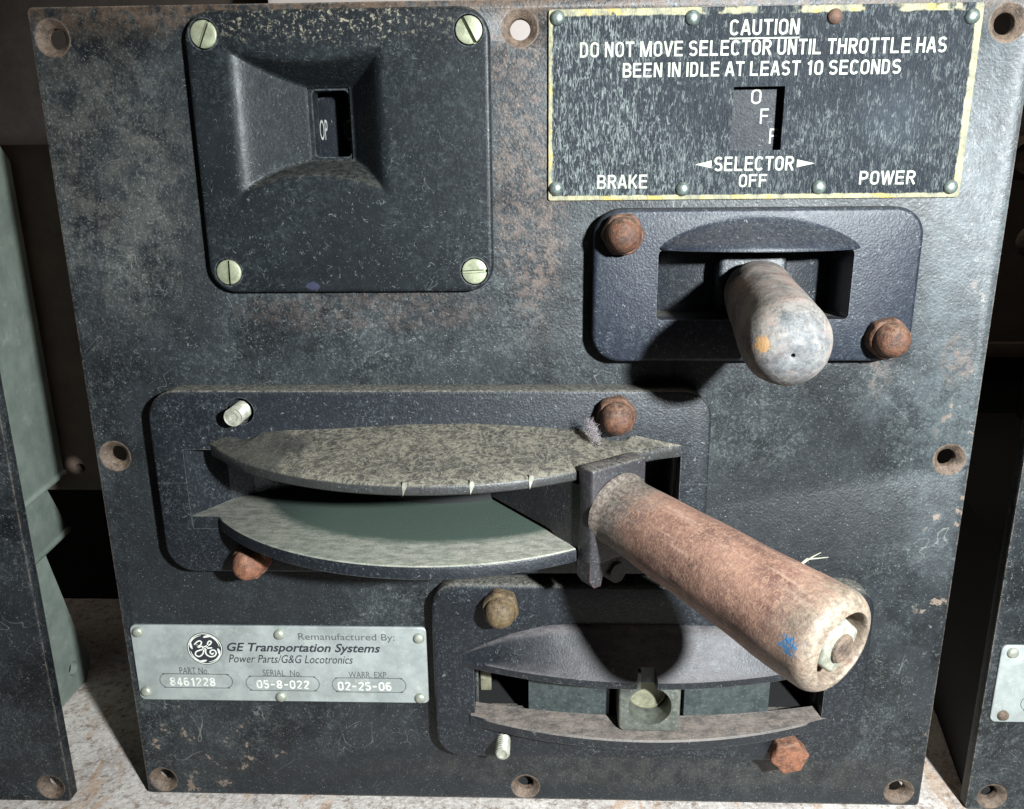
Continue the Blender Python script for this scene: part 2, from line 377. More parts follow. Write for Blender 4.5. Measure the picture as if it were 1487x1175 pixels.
def dup(o, parent, loc, spin=None, label=None):
    c = o.copy(); COL.objects.link(c); c.parent = parent; c.location = loc - wloc(parent)
    if spin is not None:
        c.rotation_mode = 'XYZ'; c.rotation_euler = (0, spin, 0)
    for k in ('label',):
        if k in c: del c[k]
    if label: c['label'] = label
    return c
def loops_to_bm(loops, cap0=True, cap1=True, closed=True):
    bm = bmesh.new(); L = [[bm.verts.new(p) for p in lp] for lp in loops]
    n = len(L[0])
    for a, b in zip(L, L[1:]):
        for i in range(n if closed else n-1):
            j = (i+1) % n
            try: bm.faces.new((a[i], a[j], b[j], b[i]))
            except ValueError: pass
    if cap0: bm.faces.new(L[0])
    if cap1: bm.faces.new(L[-1][::-1])
    return bm
def rrect(x0, z0, x1, z1, r, n=8):
    pts = []
    r = max(r, .05)
    for cx, cz, a in ((x1-r, z1-r, 0), (x0+r, z1-r, 90), (x0+r, z0+r, 180), (x1-r, z0+r, 270)):
        for i in range(n+1):
            t = math.radians(a+90*i/n); pts.append((cx+r*math.cos(t), cz+r*math.sin(t)))
    return pts
def rr_solid(x0, z0, x1, z1, r, prof, n=8):
    """rounded rectangle lofted along w; prof = [(inset, w), ...]"""
    return loops_to_bm([[V(x, w, z) for x, z in rrect(x0+i, z0+i, x1-i, z1-i, r-i, n)] for i, w in prof])
def edgeprof(w0, w1, b):
    return [(0, w0), (0, w1-b), (b*.13, w1-b*.5), (b*.5, w1-b*.13), (b, w1)]
def prism_xz(pts, w0, w1): return loops_to_bm([[V(x, w0, z) for x, z in pts], [V(x, w1, z) for x, z in pts]])
def prism_xw(pts, z0, z1): return loops_to_bm([[V(x, w, z0) for x, w in pts], [V(x, w, z1) for x, w in pts]])
def box(x0, x1, w0, w1, z0, z1, bev=0, seg=2):
    bm = prism_xz([(x0, z0), (x1, z0), (x1, z1), (x0, z1)], w0, w1)
    if bev: bmesh.ops.bevel(bm, geom=bm.edges[:], offset=bev*MM, segments=seg, profile=.5, affect='EDGES')
    return bm
def join(*bms):
    out = bmesh.new()
    for b in bms:
        me = bpy.data.meshes.new('tmp'); bmesh.ops.recalc_face_normals(b, faces=b.faces[:]); b.to_mesh(me); b.free(); out.from_mesh(me); bpy.data.meshes.remove(me)
    return out
def lathe(prof, n=32, cap0=True, cap1=True):
    """local: axis +Z, prof [(r,h)] in mm"""
    return loops_to_bm([[Vector((r*MM*math.cos(2*math.pi*i/n), r*MM*math.sin(2*math.pi*i/n), h*MM)) for i in range(n)] for r, h in prof], cap0, cap1)
TOV = Matrix.Rotation(math.radians(90), 4, 'X')   # local +Z -> world -Y (towards the viewer)
def lathe_w(prof, x, w, z, n=32):
    bm = lathe(prof, n); bm.transform(Matrix.Translation(V(x, w, z)) @ TOV); return bm
def cut(bm, *cutters):
    """boolean difference, returns a new bmesh"""
    def mk(b):
        bmesh.ops.recalc_face_normals(b, faces=b.faces[:])
        me = bpy.data.meshes.new('tmp'); b.to_mesh(me); b.free(); o = bpy.data.objects.new('tmp', me); COL.objects.link(o); return o
    a = mk(bm); cs = [mk(join(*cutters))]
    for c in cs:
        m = a.modifiers.new('b', 'BOOLEAN'); m.operation = 'DIFFERENCE'; m.solver = 'EXACT'; m.object = c; m.use_self = len(cutters) > 1
    dg = bpy.context.evaluated_depsgraph_get(); dg.update()
    out = bmesh.new(); out.from_mesh(a.evaluated_get(dg).to_mesh())
    for o in [a]+cs:
        me = o.data; bpy.data.objects.remove(o); bpy.data.meshes.remove(me)
    bmesh.ops.remove_doubles(out, verts=out.verts[:], dist=1e-6)
    return out
def curve_plate(outline, holes, w0, w1, bev=.2):
    cu = bpy.data.curves.new('t', 'CURVE'); cu.dimensions = '2D'; cu.fill_mode = 'BOTH'; cu.extrude = (w1-w0)/2-bev; cu.bevel_depth = bev; cu.bevel_resolution = 1
    for pts in [outline]+holes:
        sp = cu.splines.new('POLY'); sp.points.add(len(pts)-1); sp.use_cyclic_u = True
        for q, (x, z) in zip(sp.points, pts): q.co = (x, z, 0, 1)
    o = bpy.data.objects.new('t', cu); COL.objects.link(o)
    dg = bpy.context.evaluated_depsgraph_get(); dg.update()
    bm = bmesh.new(); bm.from_mesh(o.evaluated_get(dg).to_mesh())
    bpy.data.objects.remove(o); bpy.data.curves.remove(cu)
    for v in bm.verts: v.co = V(v.co.x, (w0+w1)/2+v.co.z, v.co.y)
    bmesh.ops.remove_doubles(bm, verts=bm.verts[:], dist=2e-6)
    return bm
def circ(x, z, r, n=40): return [(x+r*math.cos(2*math.pi*i/n), z+r*math.sin(2*math.pi*i/n)) for i in range(n)]
def rect(a, b, c, d): return [(a, c), (b, c), (b, d), (a, d)]
def countersink(x, z, parent, w=0.):
    b = lathe([(5.42, -.12), (5.52, .03), (5.3, .06), (5.1, -.05), (3.2, -2.0), (3.05, -2.25), (3.05, -T), (3.3, -T), (3.3, -2.5), (5.4, -.4)], 40, False, False)
    b.transform(Matrix.Translation(V(x, w, z)) @ TOV)
    return obj('countersink', roughen(b, .1, .5, x), M['rust_hole'], parent, 40)
def roughen(bm, amp, freq, seed=0):
    for v in bm.verts:
        p = v.co*1000*freq + Vector((seed, seed*1.7, -seed)); v.co += Vector(mnoise.noise_vector(p))*amp*MM
    return bm
def text(body, x0, x1, z0, z1, w, mat, parent, shear=0, bold=0, ext=.06, squeeze=1):
    cu = bpy.data.curves.new('t', 'FONT'); cu.body = body; cu.size = 1; cu.shear = shear; cu.offset = bold; cu.extrude = .02; cu.resolution_u = 3; cu.space_character = squeeze
    o = bpy.data.objects.new('t', cu); COL.objects.link(o)
    dg = bpy.context.evaluated_depsgraph_get(); dg.update()
    bm = bmesh.new(); bm.from_mesh(o.evaluated_get(dg).to_mesh())
    bpy.data.objects.remove(o); bpy.data.curves.remove(cu)
    xs = [v.co.x for v in bm.verts]; ys = [v.co.y for v in bm.verts]
    ax, bx, ay, by = min(xs), max(xs), min(ys), max(ys)
    for v in bm.verts:
        x = x0+(v.co.x-ax)/(bx-ax)*(x1-x0); z = z0+(v.co.y-ay)/(by-ay)*(z1-z0)
        v.co = V(x, w+(ext if v.co.z > 0 else -.02), z)
    return obj('lettering', bm, mat, parent, 0)
def arcp(cx, cy, rx, ry, a0, a1, n=14): return [(cx+rx*math.cos(math.radians(a0+(a1-a0)*i/n)), cy+ry*math.sin(math.radians(a0+(a1-a0)*i/n))) for i in range(n+1)]
def glyph(ch, h):
    b, t, m = h, 1-h, .52; l = h; r = .54-h; c = (l+r)/2; rx = (r-l)/2; ry = .3-h
    def ov(a0, a1, n=28):
        P = []
        for i in range(n+1):
            a = math.radians(a0+(a1-a0)*i/n); sy = math.sin(a)
            P.append((c+rx*math.cos(a), (t-ry if sy >= 0 else b+ry)+ry*sy))
        return P
    def bowl(z0, z1, k=.86):
        q = min((z1-z0)/2, .24); xr = l+(r-l)*k*1.05
        return [(l+h*.9, z1), (xr-q*.8, z1)]+arcp(xr-q*.8, z1-q, q*.8, q, 90, 0, 8)[1:]+arcp(xr-q*.8, z0+q, q*.8, q, 0, -90, 8)+[(l+h*.9, z0)]
    stem = [(l, 0), (l, 1)]
    G = {'A': [[(.035, 0), (c-.015, 1)], [(r+h-.035, 0), (c+.015, 1)], [(.15, .3), (r+h-.15, .3)]], 'B': [stem, bowl(m, t, .92), bowl(b, m-.03, 1)],
         'C': [ov(25, 335)], 'D': [stem, bowl(b, t)], 'E': [stem, [(l+h*.9, t), (r+h*.6, t)], [(l+h*.9, b), (r+h*.8, b)], [(l+h*.9, m), (r+h*.3, m)]],
         'F': [stem, [(l+h*.9, t), (r+h*.7, t)], [(l+h*.9, m), (r, m)]], 'H': [stem, [(r, 0), (r, 1)], [(l+h*.9, m), (r-h*.9, m)]], 'I': [stem],
         'K': [stem, [(r+h*.3, 1), (l+h, .4)], [(l+.14, .56), (r+h*.6, 0)]], 'L': [stem, [(l+h*.9, b), (r+h*.5, b)]],
         'M': [stem, [(.66, 0), (.66, 1)], [(l+h*.6, 1), ((l+.66)/2, 0)], [(.66-h*.6, 1), ((l+.66)/2, 0)]], 'N': [stem, [(r, 0), (r, 1)], [(l+h*.3, 1), (r-h*.3, 0)]],
         'O': [ov(2, 178)+ov(182, 358)+ov(2, 178)[:2]], '0': [ov(2, 178)+ov(182, 358)+ov(2, 178)[:2]], 'P': [stem, bowl(m-.06, t, .95)], 'R': [stem, bowl(m-.02, t, .95), [(l+.2, m-.04), (r+h*.4, 0)]],
         'S': [arcp(c, .74, rx, t-.74, 25, 180, 12)+arcp(c, .74, rx, .24, 180, 255, 6)+arcp(c, .27, rx, .25, 75, 0, 6)+arcp(c, .27, rx, .27-b, 0, -155, 12)],
         'T': [[(.0, t), (.52, t)], [(.26, 0), (.26, 1-h*1.9)]], 'U': [[(l, 1)]+ov(181, 359)+[(r, 1)]], 'V': [[(.03, 1), (.26, 0)], [(.49, 1), (.26, 0)]],
         'W': [[(.03, 1), (.2, 0)], [(.37, 1), (.2, 0)], [(.37, 1), (.54, 0)], [(.71, 1), (.54, 0)]], '1': [[(.28, 0), (.28, 1)], [(.1, .76), (.28, .9)]]}
    G['8'] = [arcp(c, .74, rx*.92, t-.74, 2, 358, 20)+[(c+rx*.92, .74)], arcp(c, .27, rx, .27-b, 2, 358, 20)+[(c+rx, .27)]]
    G['2'] = [arcp(c, .72, rx, t-.72, 165, -25, 12)+[(l, b), (r, b)]]
    G['5'] = [[(r, t), (l+.02, t), (l, .5)]+arcp(c-.02, .33, rx, .33-b, 130, -155, 14)]
    G['6'] = [[(r-.04, .86)]+arcp(c, .72, rx, t-.72, 50, 175, 8)+[(l, .32)], arcp(c, .32, rx, .32-b, 2, 358, 20)+[(c+rx, .32)]]
    G['4'] = [[(r-.1, 0), (r-.1, 1)], [(r-.12, 1), (l, .26)], [(l, .26), (r+h, .26)]]
    G['-'] = [[(.05, .48), (.42, .48)]]
    W = {'I': .13, 'M': .66+h, 'W': .74, 'T': .52, 'V': .52, '1': .4}
    return G[ch], W.get(ch, .47 if ch == '-' else .54)
def caps(body, x0, x1, z0, z1, w, mat, parent, weight=.14):
    adv = 0; items = []
    for ch in body:
        if ch == ' ': adv += .25; continue
        st, wd_ = glyph(ch, weight/2); items.append((adv, st)); adv += wd_+.11
    sx = (x1-x0)/(adv-.11); sz = z1-z0; bms = []; k = 0
    for a, st in items:
        for p in st:
            k += 1
            q = [(x0+(a+x)*sx, z0+y*sz) for x, y in p]
            bms.append(ribbon(q, weight*(sx*.5+sz*.5), w, False, 1, .05+.011*(k % 5)))
    return obj('lettering', join(*bms), mat, parent, 0)
def ribbon(pts, width, w, closed=False, sub=6, ext=.06):
    """flat stroke in the panel plane through pts [(x,z)] with smoothing"""
    P = []; n = len(pts); segs = n if closed else n-1
    for i in range(segs):
        p = [pts[(i+k) % n] if closed else pts[min(max(i+k, 0), n-1)] for k in (-1, 0, 1, 2)]
        for j in range(sub):
            t = j/sub
            P.append(tuple(.5*((2*p[1][a])+(-p[0][a]+p[2][a])*t+(2*p[0][a]-5*p[1][a]+4*p[2][a]-p[3][a])*t*t+(-p[0][a]+3*p[1][a]-3*p[2][a]+p[3][a])*t**3) for a in (0, 1)))
    if not closed: P.append(pts[-1])
    m = len(P); A = []; B = []
    for i in range(m):
        a = P[(i-1) % m] if closed else P[max(i-1, 0)]; b = P[(i+1) % m] if closed else P[min(i+1, m-1)]
        dx, dz = b[0]-a[0], b[1]-a[1]; l = math.hypot(dx, dz) or 1
        wd_ = width(i/(m-1)) if callable(width) else width
        A.append((P[i][0]-dz/l*wd_/2, P[i][1]+dx/l*wd_/2)); B.append((P[i][0]+dz/l*wd_/2, P[i][1]-dx/l*wd_/2))
    bm = bmesh.new()
    va = [bm.verts.new(V(x, w+ext, z)) for x, z in A]; vb = [bm.verts.new(V(x, w+ext, z)) for x, z in B]
    vc = [bm.verts.new(V(x, w-.02, z)) for x, z in A]; vd = [bm.verts.new(V(x, w-.02, z)) for x, z in B]
    for i in range(m if closed else m-1):
        j = (i+1) % m
        bm.faces.new((va[i], va[j], vb[j], vb[i])); bm.faces.new((vc[i], va[i], va[j], vc[j])); bm.faces.new((vb[i], vb[j], vd[j], vd[i]))
    return bm
def tube(pts, r, n=5):
    loops = []
    for i, p in enumerate(pts):
        a = pts[max(i-1, 0)]; b = pts[min(i+1, len(pts)-1)]; d = (b-a).normalized(); q = d.to_track_quat('Z', 'Y')
        rr = r(i/(len(pts)-1)) if callable(r) else r
        loops.append([p+q @ Vector((rr*MM*math.cos(2*math.pi*k/n), rr*MM*math.sin(2*math.pi*k/n), 0)) for k in range(n)])
    return loops_to_bm(loops)

# ------------------------------------------------------------------ setting
FZ = -7.2
bm = bmesh.new()
vs = [bm.verts.new(V(x, w, FZ)) for x, w in ((-900, 320), (900, 320), (900, -420), (-900, -420))]; bm.faces.new(vs)
struct(obj('floor', bm, M['floor'], None, 0))
bk = obj('back_wall', box(-1200, 1200, -440, -424, -60, 900), M['wall'], None, 0, None)
tag(bk, 'dim brown wall far behind the panels', 'wall')
# cream cabinet standing behind the top of the panel
cb = thing('cabinet', 'cream metal cabinet behind the top edge of the middle panel', 'cabinet', V(30, -330, FZ))
obj('cabinet_body', box(-168, 160, -400, -300, FZ+.3, 420, 4), M['cream'], cb)
obj('foot_plinth', box(-160, 150, -298, -292, FZ+.3, 120), M['dark'], cb)
# dark iron pieces in the gap on the right
rk = thing('iron_frame', 'dark brown iron frame in the gap right of the middle panel', 'frame', V(280, -170, FZ))
obj('upright', box(268, 276, -180, -168, FZ, 420, 1), M['brown'], rk)
obj('cross_rail', box(200, 420, -186, -180.5, 128, 136, .5), M['brown'], rk)
obj('back_plate', box(205, 430, -196, -187, FZ, 128), M['dark'], rk)
for (x, z, rr) in ((250, 232, 11), (238, 205, 7), (262, 190, 9), (246, 262, 8)):
    obj('disc', lathe_w([(rr, 0), (rr, 3), (rr*.7, 6), (rr*.66, 4)], x, -180, z, 20), M['rust_hole'] if rr > 8 else M['brown'], rk)

eq = thing('equipment_case', 'black equipment case in the deep shadow between left and middle panels', 'case', V(-300, -190, FZ))
obj('case_body', box(-420, -140, -260, -153, FZ+.3, 205, 2), M['dark'], eq, 0)

# ------------------------------------------------------------------ the middle control panel
CP = thing('control_panel', 'whole black control panel in the middle with caution plate, square cover and three lever slots', 'control panel', V(0, 0, -5.7), 'control panels in a row')
T = 4.5
holes = [(-142, 268.6), (-.2, 269.2), (141.9, 268.6), (-141.9, 134.4), (142.9, 133.9), (-141.8, 0.3), (0, -.2), (141.8, .2)]
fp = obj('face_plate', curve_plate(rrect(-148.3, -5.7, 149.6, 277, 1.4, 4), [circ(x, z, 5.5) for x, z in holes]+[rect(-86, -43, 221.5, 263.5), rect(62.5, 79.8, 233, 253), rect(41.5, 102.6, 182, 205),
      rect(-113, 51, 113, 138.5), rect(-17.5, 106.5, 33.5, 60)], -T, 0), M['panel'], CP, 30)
for x, z in holes: countersink(x, z, fp)

obj('housing', join(box(-134, 134, -250, -43, FZ+.4, 222), box(-134, 134, -42.8, -6.5, FZ+.4, 14)), M['dark'], CP, 0)  # the low front box is a dark skirt added to blacken the bottom hole
# --- square cover with the sunken indicator window
WF = 4.0
cov = rr_solid(-100, 191.6, -9, 275, 8.5, edgeprof(.05, WF, 1.1), 10)
X0, X1, Z0, Z1 = -90, -38, 214, 268
cov = cut(cov, box(X0, X1, -2, 9, Z0, Z1), *[lathe_w([(4.35, 1.2), (4.35, 9)], x, 0, z) for x, z in ((-94, 268.4), (-15.1, 268.4), (-93.7, 198.2), (-15, 198))])
bmesh.ops.delete(cov, geom=[f for f in cov.faces if abs(f.normal.y) < .2 and all(X0-.01 <= v.co.x*1000 <= X1+.01 and Z0-.01 <= v.co.z*1000 <= Z1+.01 for v in f.verts)], context='FACES_ONLY')
DP = 15.5
def smin(a, b, k):
    h = max(k-abs(a-b), 0)/k; return min(a, b)-h*h*k*.25
def rec(x, z):
    q = 1-((x+64)/22)**2; q = max(q, -.3)
    zb = 223+5*q; zt = 263.5-3*q
    dl = (x+86.0)/17.5*DP; dr = (-42.6-x)/11.5*DP; db = (z-zb)/(232.2-zb+.01)*DP; dt = (zt-z)/(zt-254.8)*DP
    d = smin(smin(dl, dr, 1.2), smin(db, dt, 2.4), 1.3)
    k = 1.0
    d = k*math.log1p(math.exp(min(d/k, 40)))         # soft outer lip
    lim = min(x-X0, X1-x, z-Z0, Z1-z)
    d *= min(1, max(0, lim/3))
    return WF-min(d, DP)
def grid(a, b, marks, step):
    xs = sorted(set([a, b]+marks)); out = []
    for p, q in zip(xs, xs[1:]):
        n = max(1, round((q-p)/step)); out += [p+(q-p)*i/n for i in range(n)]
    return out+[b]
wx0, wx1, wz0, wz1 = -67.4, -55.3, 233.2, 254
hx0, hx1, hz0, hz1 = wx0-1.0, wx1+.5, wz0-.6, wz1+.5
gx = grid(X0, X1, [hx0, hx1], .5); gz = grid(Z0, Z1, [hz0, hz1], .5)
bm = bmesh.new(); vv = {}
def gv(i, j):
    if (i, j) not in vv: vv[i, j] = bm.verts.new(V(gx[i], rec(gx[i], gz[j]), gz[j]))
    return vv[i, j]
for i in range(len(gx)-1):
    for j in range(len(gz)-1):
        mx, mz = (gx[i]+gx[i+1])/2, (gz[j]+gz[j+1])/2
        if hx0 < mx < hx1 and hz0 < mz < hz1: continue
        bm.faces.new((gv(i, j), gv(i+1, j), gv(i+1, j+1), gv(i, j+1)))
cov.faces.ensure_lookup_table()
me_ = bpy.data.meshes.new('tmp'); bmesh.ops.recalc_face_normals(cov, faces=cov.faces[:]); cov.to_mesh(me_); cov.free(); bm2 = bmesh.new(); bm2.from_mesh(me_); bpy.data.meshes.remove(me_)
me_ = bpy.data.meshes.new('tmp'); bm.normal_update(); bm.to_mesh(me_); bm.free(); bm2.from_mesh(me_); bpy.data.meshes.remove(me_)
s_ = NT('black_cover_worn'); bpy.data.materials.remove(s_.m)
def m_cover():
    s = NT('black_cover_casting_worn')
    c = s.mix(s.noise(.06, 4), (.004, .005, .006), (.0105, .0125, .0142))
    f = s.mul(s.ss(s.noise(.035, 6, .7), .38, .62, .1, 1), s.add(s.mul(s.grain(1.2), .6), s.mul(s.grain(.5, .48, .7, 4), .6)))
    c = s.mix(s.mul(f, .3), c, (.05, .06, .062))
    sp = s.mul(s.grain(1.7, .68, .74, 1), s.ss(s.noise(.09, 4, .7), .42, .62, .1, 1))
    c = s.mix(s.mul(sp, .4), c, (.2, .22, .22))
    low = s.blob(-52, 206, 50, 22, 1.2)
    c = s.mix(s.mul(s.squig(.3, .012, .57), s.math('ADD', s.mul(low, .25), .15)), c, (.17, .19, .185))
    c = s.mix(s.mul(s.squig(.12, .005, .56), .3), c, (.15, .17, .17))
    top = s.mul(s.blob(-55, 272, 34, 5.5, 1.2, .8, .12), s.ss(s.noise(.6, 7, .8), .54, .6))
    c = s.mix(s.mul(top, .85), c, (.2, .18, .135))
    c = s.mix(s.mul(s.blob(-67, 193.6, 2.4, 1.2, .5, 1.2, .35), .6), c, (.035, .037, .065))
    up = s.mul(s.ss(s.normal()[2], .3, .8), s.ss(s.noise(.5, 5, .8), .35, .6))
    c = s.mix(s.mul(up, .5), c, (.06, .06, .05))
    e = s.mul(s.edge(1.2), s.ss(s.noise(.5, 5, .8), .35, .6))
    c = s.mix(s.mul(e, .35), c, (.2, .22, .23))
    h = s.add(s.mul(s.noise(1.1, 3, .6), .8), s.mul(s.noise(.2, 3), .6), clamp=False)
    return s.out(c, s.math('ADD', s.mul(s.noise(.3, 4, .7), .3), .27), s.bump(h, .3, .35), 0, .16)
M['cover'] = m_cover()
me = bpy.data.meshes.new('indicator_cover'); COVER = bpy.data.objects.new('indicator_cover', me); COL.objects.link(COVER); COVER.parent = CP
bmesh.ops.translate(bm2, verts=bm2.verts[:], vec=-wloc(CP)); bm2.to_mesh(me); bm2.free(); finish(me, 40); me.materials.append(M['cover'])
COVER['label'] = 'square black cover with a funnel-shaped sunken window'
# window frame, drum behind
fr = cut(rr_solid(wx0-1.6, wz0-1.2, wx1+1.2, wz1+1.2, 2.2, [(0, -19), (0, -12.9), (.2, -12.6), (.5, -12.6)]), rr_solid(wx0+.2, wz0+.2, wx1-.2, wz1-.2, 1.4, [(0, -20), (0, -8)]))
obj('window_frame', fr, M['cover'], COVER)
obj('window_box', join(box(-73, -71, -40, -17.2, 228, 259), box(-51.8, -50, -40, -17.2, 228, 259), box(-71, -51.8, -40, -17.2, 256.4, 259), box(-71, -51.8, -40, -17.2, 228, 230.6), box(-73, -50, -42, -40.2, 228, 259)), M['dark'], COVER, 0)
dr = obj('indicator_drum', join(rr_solid(-71, 231.5, -61.2, 253, 1, edgeprof(-27, -23.5, .4)), rr_solid(-66.5, 231.2, -51.9, 250.5, 1, edgeprof(-29.5, -27.2, .3))), M['drum'], COVER)
text('OP', -68.2, -65.6, 239.0, 245.6, -23.5, M['letter_dim'], dr)
text('IDLE', -60.9, -54.0, 239.0, 245.6, -27.2, M['letter_dim'], dr)
# slotted screws
def screw_bm(slot=.5):
    h = lathe([(3.7, -2.6), (3.95, -2.2), (3.95, 0), (3.85, .25), (3.5, .42), (1.5, .5), (.2, .5)], 36); h.transform(TOV)
    return cut(h, box(-5, 5, -1.5, 3, -slot, slot))
sc0 = None
for x, z, a in ((-94, 268.4, 65), (-15.1, 268.4, -62), (-93.7, 198.2, 88), (-15, 198, 3)):
    if sc0 is None:
        sc0 = obj('slotted_screw', screw_bm(), M['screw'], COVER, 35, V(x, 3.9, z)); o = sc0; o.rotation_euler = (0, math.radians(-a), 0)
    else: o = dup(sc0, COVER, V(x, 3.9, z), math.radians(-a))

# --- caution plate
cp_ = cut(rr_solid(8.3, 219.4, 134.0, 274, .8, [(0, .05), (0, .95), (.15, 1.1)], 3), box(63.6, 78.8, -2, 3, 233.8, 252))
CAU = obj('caution_plate', cp_, M['caution'], CP, 30); CAU['label'] = 'blue-black caution plate with cream border and streaked enamel'
lt = M['letter']
caps('CAUTION', 61.4, 81.6, 266.2, 270.4, 1.1, lt, CAU)
obj('lettering', box(61.4, 81.8, 1.0, 1.18, 265.1, 265.5), lt, CAU, 0)
caps('DO NOT MOVE SELECTOR UNTIL THROTTLE HAS', 17.6, 124.6, 260.7, 264.9, 1.1, lt, CAU)
caps('BEEN IN IDLE AT LEAST 10 SECONDS', 30.4, 112.1, 255.0, 259.0, 1.1, lt, CAU)
caps('SELECTOR', 59.0, 83.1, 227.8, 232.0, 1.1, lt, CAU)
caps('OFF', 66.8, 75.4, 223.0, 226.8, 1.1, lt, CAU)
caps('BRAKE', 23.4, 38.9, 222.9, 227.0, 1.1, lt, CAU)
caps('POWER', 103.2, 120.1, 223.4, 227.4, 1.1, lt, CAU)
for a, b in ((53.2, 58.2), (89.4, 84.0)):
    obj('arrow_mark', prism_xz([(a, 229.8), (b, 231.0), (b, 228.7)], 1.08, 1.17), lt, CAU, 0)
obj('window_liner', join(box(61, 63, -12, -.2, 232, 254), box(79.8, 81.5, -12, -.2, 232, 254), box(63, 79.8, -12, -.2, 253, 255), box(63, 79.8, -12, -.2, 231, 233)), M['dark'], CAU, 0)
sd = obj('selector_drum', box(59, 83, -14, -3.2, 229, 256), M['drum'], CAU)
caps('O', 69.9, 73.0, 247.4, 251.6, -3.2, lt, sd, .11); caps('F', 73.0, 75.6, 241.6, 246.0, -3.2, lt, sd, .11); caps('F', 76.2, 78.8, 235.8, 240.2, -3.2, lt, sd, .11)
rv = lathe([(2.2, 0), (2.15, .5), (1.85, 1.1), (1.25, 1.5), (.6, 1.68), (.1, 1.7)], 20); rv.transform(TOV)
rv0 = None
for x, z, m in ((10.9, 271.6, 0), (50.4, 271.1, 0), (91.5, 270.8, 1), (130.8, 270.2, 0), (10.7, 223.1, 0), (49.7, 222.6, 0), (91.2, 222.8, 0), (130.9, 222.5, 0)):
    if rv0 is None: rv0 = obj('rivet', rv, M['rivet'], CAU, 40, V(x, 1.08, z)); o = rv0
    else: o = dup(rv0, CAU, V(x, 1.08, z))
    if m:
        o.data = o.data.copy(); o.data.materials.clear(); o.data.materials.append(M['rivet_rust']); o['label'] = 'rust-brown rivet at the top edge'

# --- aluminium nameplate
def nameplate(parent, dx=0., dz=0., clip=None):
    x0, x1 = -145.6+dx, -35.6+dx
    bm = rr_solid(x0, 37.2+dz, clip or x1, 68.9+dz, 2.2, [(0, .05), (0, .8), (.25, 1.0)], 5)
    o = obj('nameplate', bm, M['alu'], parent, 30)
    return o
NP = nameplate(CP); NP['label'] = 'stained aluminium nameplate with maker name and stamped numbers'
obj('emblem', lathe_w([(6.7, .95), (6.7, 1.04)], -118.3, 0, 59.4, 48), M['ink'], NP, 0)
em = []
def ring(r0, r1, a0, a1, wd0, n=22):
    return [(-118.3+(r0+(r1-r0)*i/n)*math.cos(math.radians(a0+(a1-a0)*i/n)), 59.4+(r0+(r1-r0)*i/n)*math.sin(math.radians(a0+(a1-a0)*i/n))) for i in range(n+1)]
em.append(ribbon(ring(6.25, 6.25, 0, 360, .3, 48)[:-1], .28, 1.04, True, 2))
for k in range(4):
    em.append(ribbon(ring(4.75, 5.9, 92+90*k, 62+90*k, 0), lambda t: .25+.65*math.sin(math.pi*min(1, t*1.0)), 1.04, False, 2))
    em.append(ribbon(ring(5.9, 5.55, 62+90*k, 10+90*k, 0), lambda t: .6*(1-t)+.12, 1.04, False, 2))
g1 = [(325, 290), (345, 268), (375, 250), (396, 262), (386, 290), (360, 304), (345, 290)]
g2 = [(346, 285), (362, 316), (396, 306), (408, 345), (392, 388), (356, 412), (326, 396), (334, 364), (375, 345), (430, 328), (492, 320)]
g3 = [(412, 312), (440, 302), (474, 286), (490, 262), (474, 250), (455, 270), (450, 298), (440, 322), (425, 350), (430, 390), (465, 412), (505, 404), (524, 375), (510, 346), (482, 345), (466, 368), (484, 386), (500, 372)]
for g in (g1, g2, g3): em.append(ribbon([(-118.3+(x-422)/165*6.5, 59.4-(z-331)/160*6.5) for x, z in g], .5, 1.04, False, 5))
obj('emblem_monogram', join(*em), M['stamp'], NP, 0)
text('Remanufactured By:', -83.0, -47.5, 62.7, 66.3, 1, M['ink_soft'], NP, 0, .0)
text('GE Transportation Systems', -110.0, -53, 57.4, 62.1, 1, M['ink'], NP, .28, .02)
text('Power Parts/G&G Locotronics', -109.9, -63.4, 53.7, 57.1, 1, M['ink'], NP, .28)
text('PART No.', -129.0, -118.0, 48.6, 51.4, 1, M['ink_soft'], NP)
text('SERIAL  No.', -97.6, -83.2, 48.1, 50.8, 1, M['ink_soft'], NP)
text('WARR. EXP.', -65.4, -50.8, 47.8, 50.4, 1, M['ink_soft'], NP)
for xa, xb, za, zb in ((-137, -109.4, 42.7, 48.6), (-104.3, -76.7, 41.9, 48.0), (-71.8, -44.2, 41.7, 47.7)):
    obj('outline_box', ribbon(rrect(xa, za, xb, zb, 2.9, 6), .26, 1, True, 2), M['ink_soft'], NP, 0)
caps('8461228', -133.3, -116.0, 43.5, 47.0, 1, M['stamp_worn'], NP, .15)
caps('05-8-022', -100.4, -80.5, 42.8, 46.3, 1, M['stamp_worn'], NP, .15)
caps('02-25-06', -69.8, -49.6, 42.4, 46.0, 1, M['stamp_worn'], NP, .15)
npr = [(-142.6, 66.2), (-89.8, 65.8), (-38.5, 64.8), (-142.7, 41.0), (-91.4, 39.4), (-39, 39.6)]
nr0 = None
for x, z in npr:
    if nr0 is None:
        b2 = lathe([(2.05, 0), (2.0, .5), (1.7, 1.05), (1.1, 1.4), (.5, 1.52), (.1, 1.53)], 20); b2.transform(TOV)
        nr0 = obj('rivet', b2, M['rivet_pale'], NP, 40, V(x, .98, z))
    else: dup(nr0, NP, V(x, .98, z))

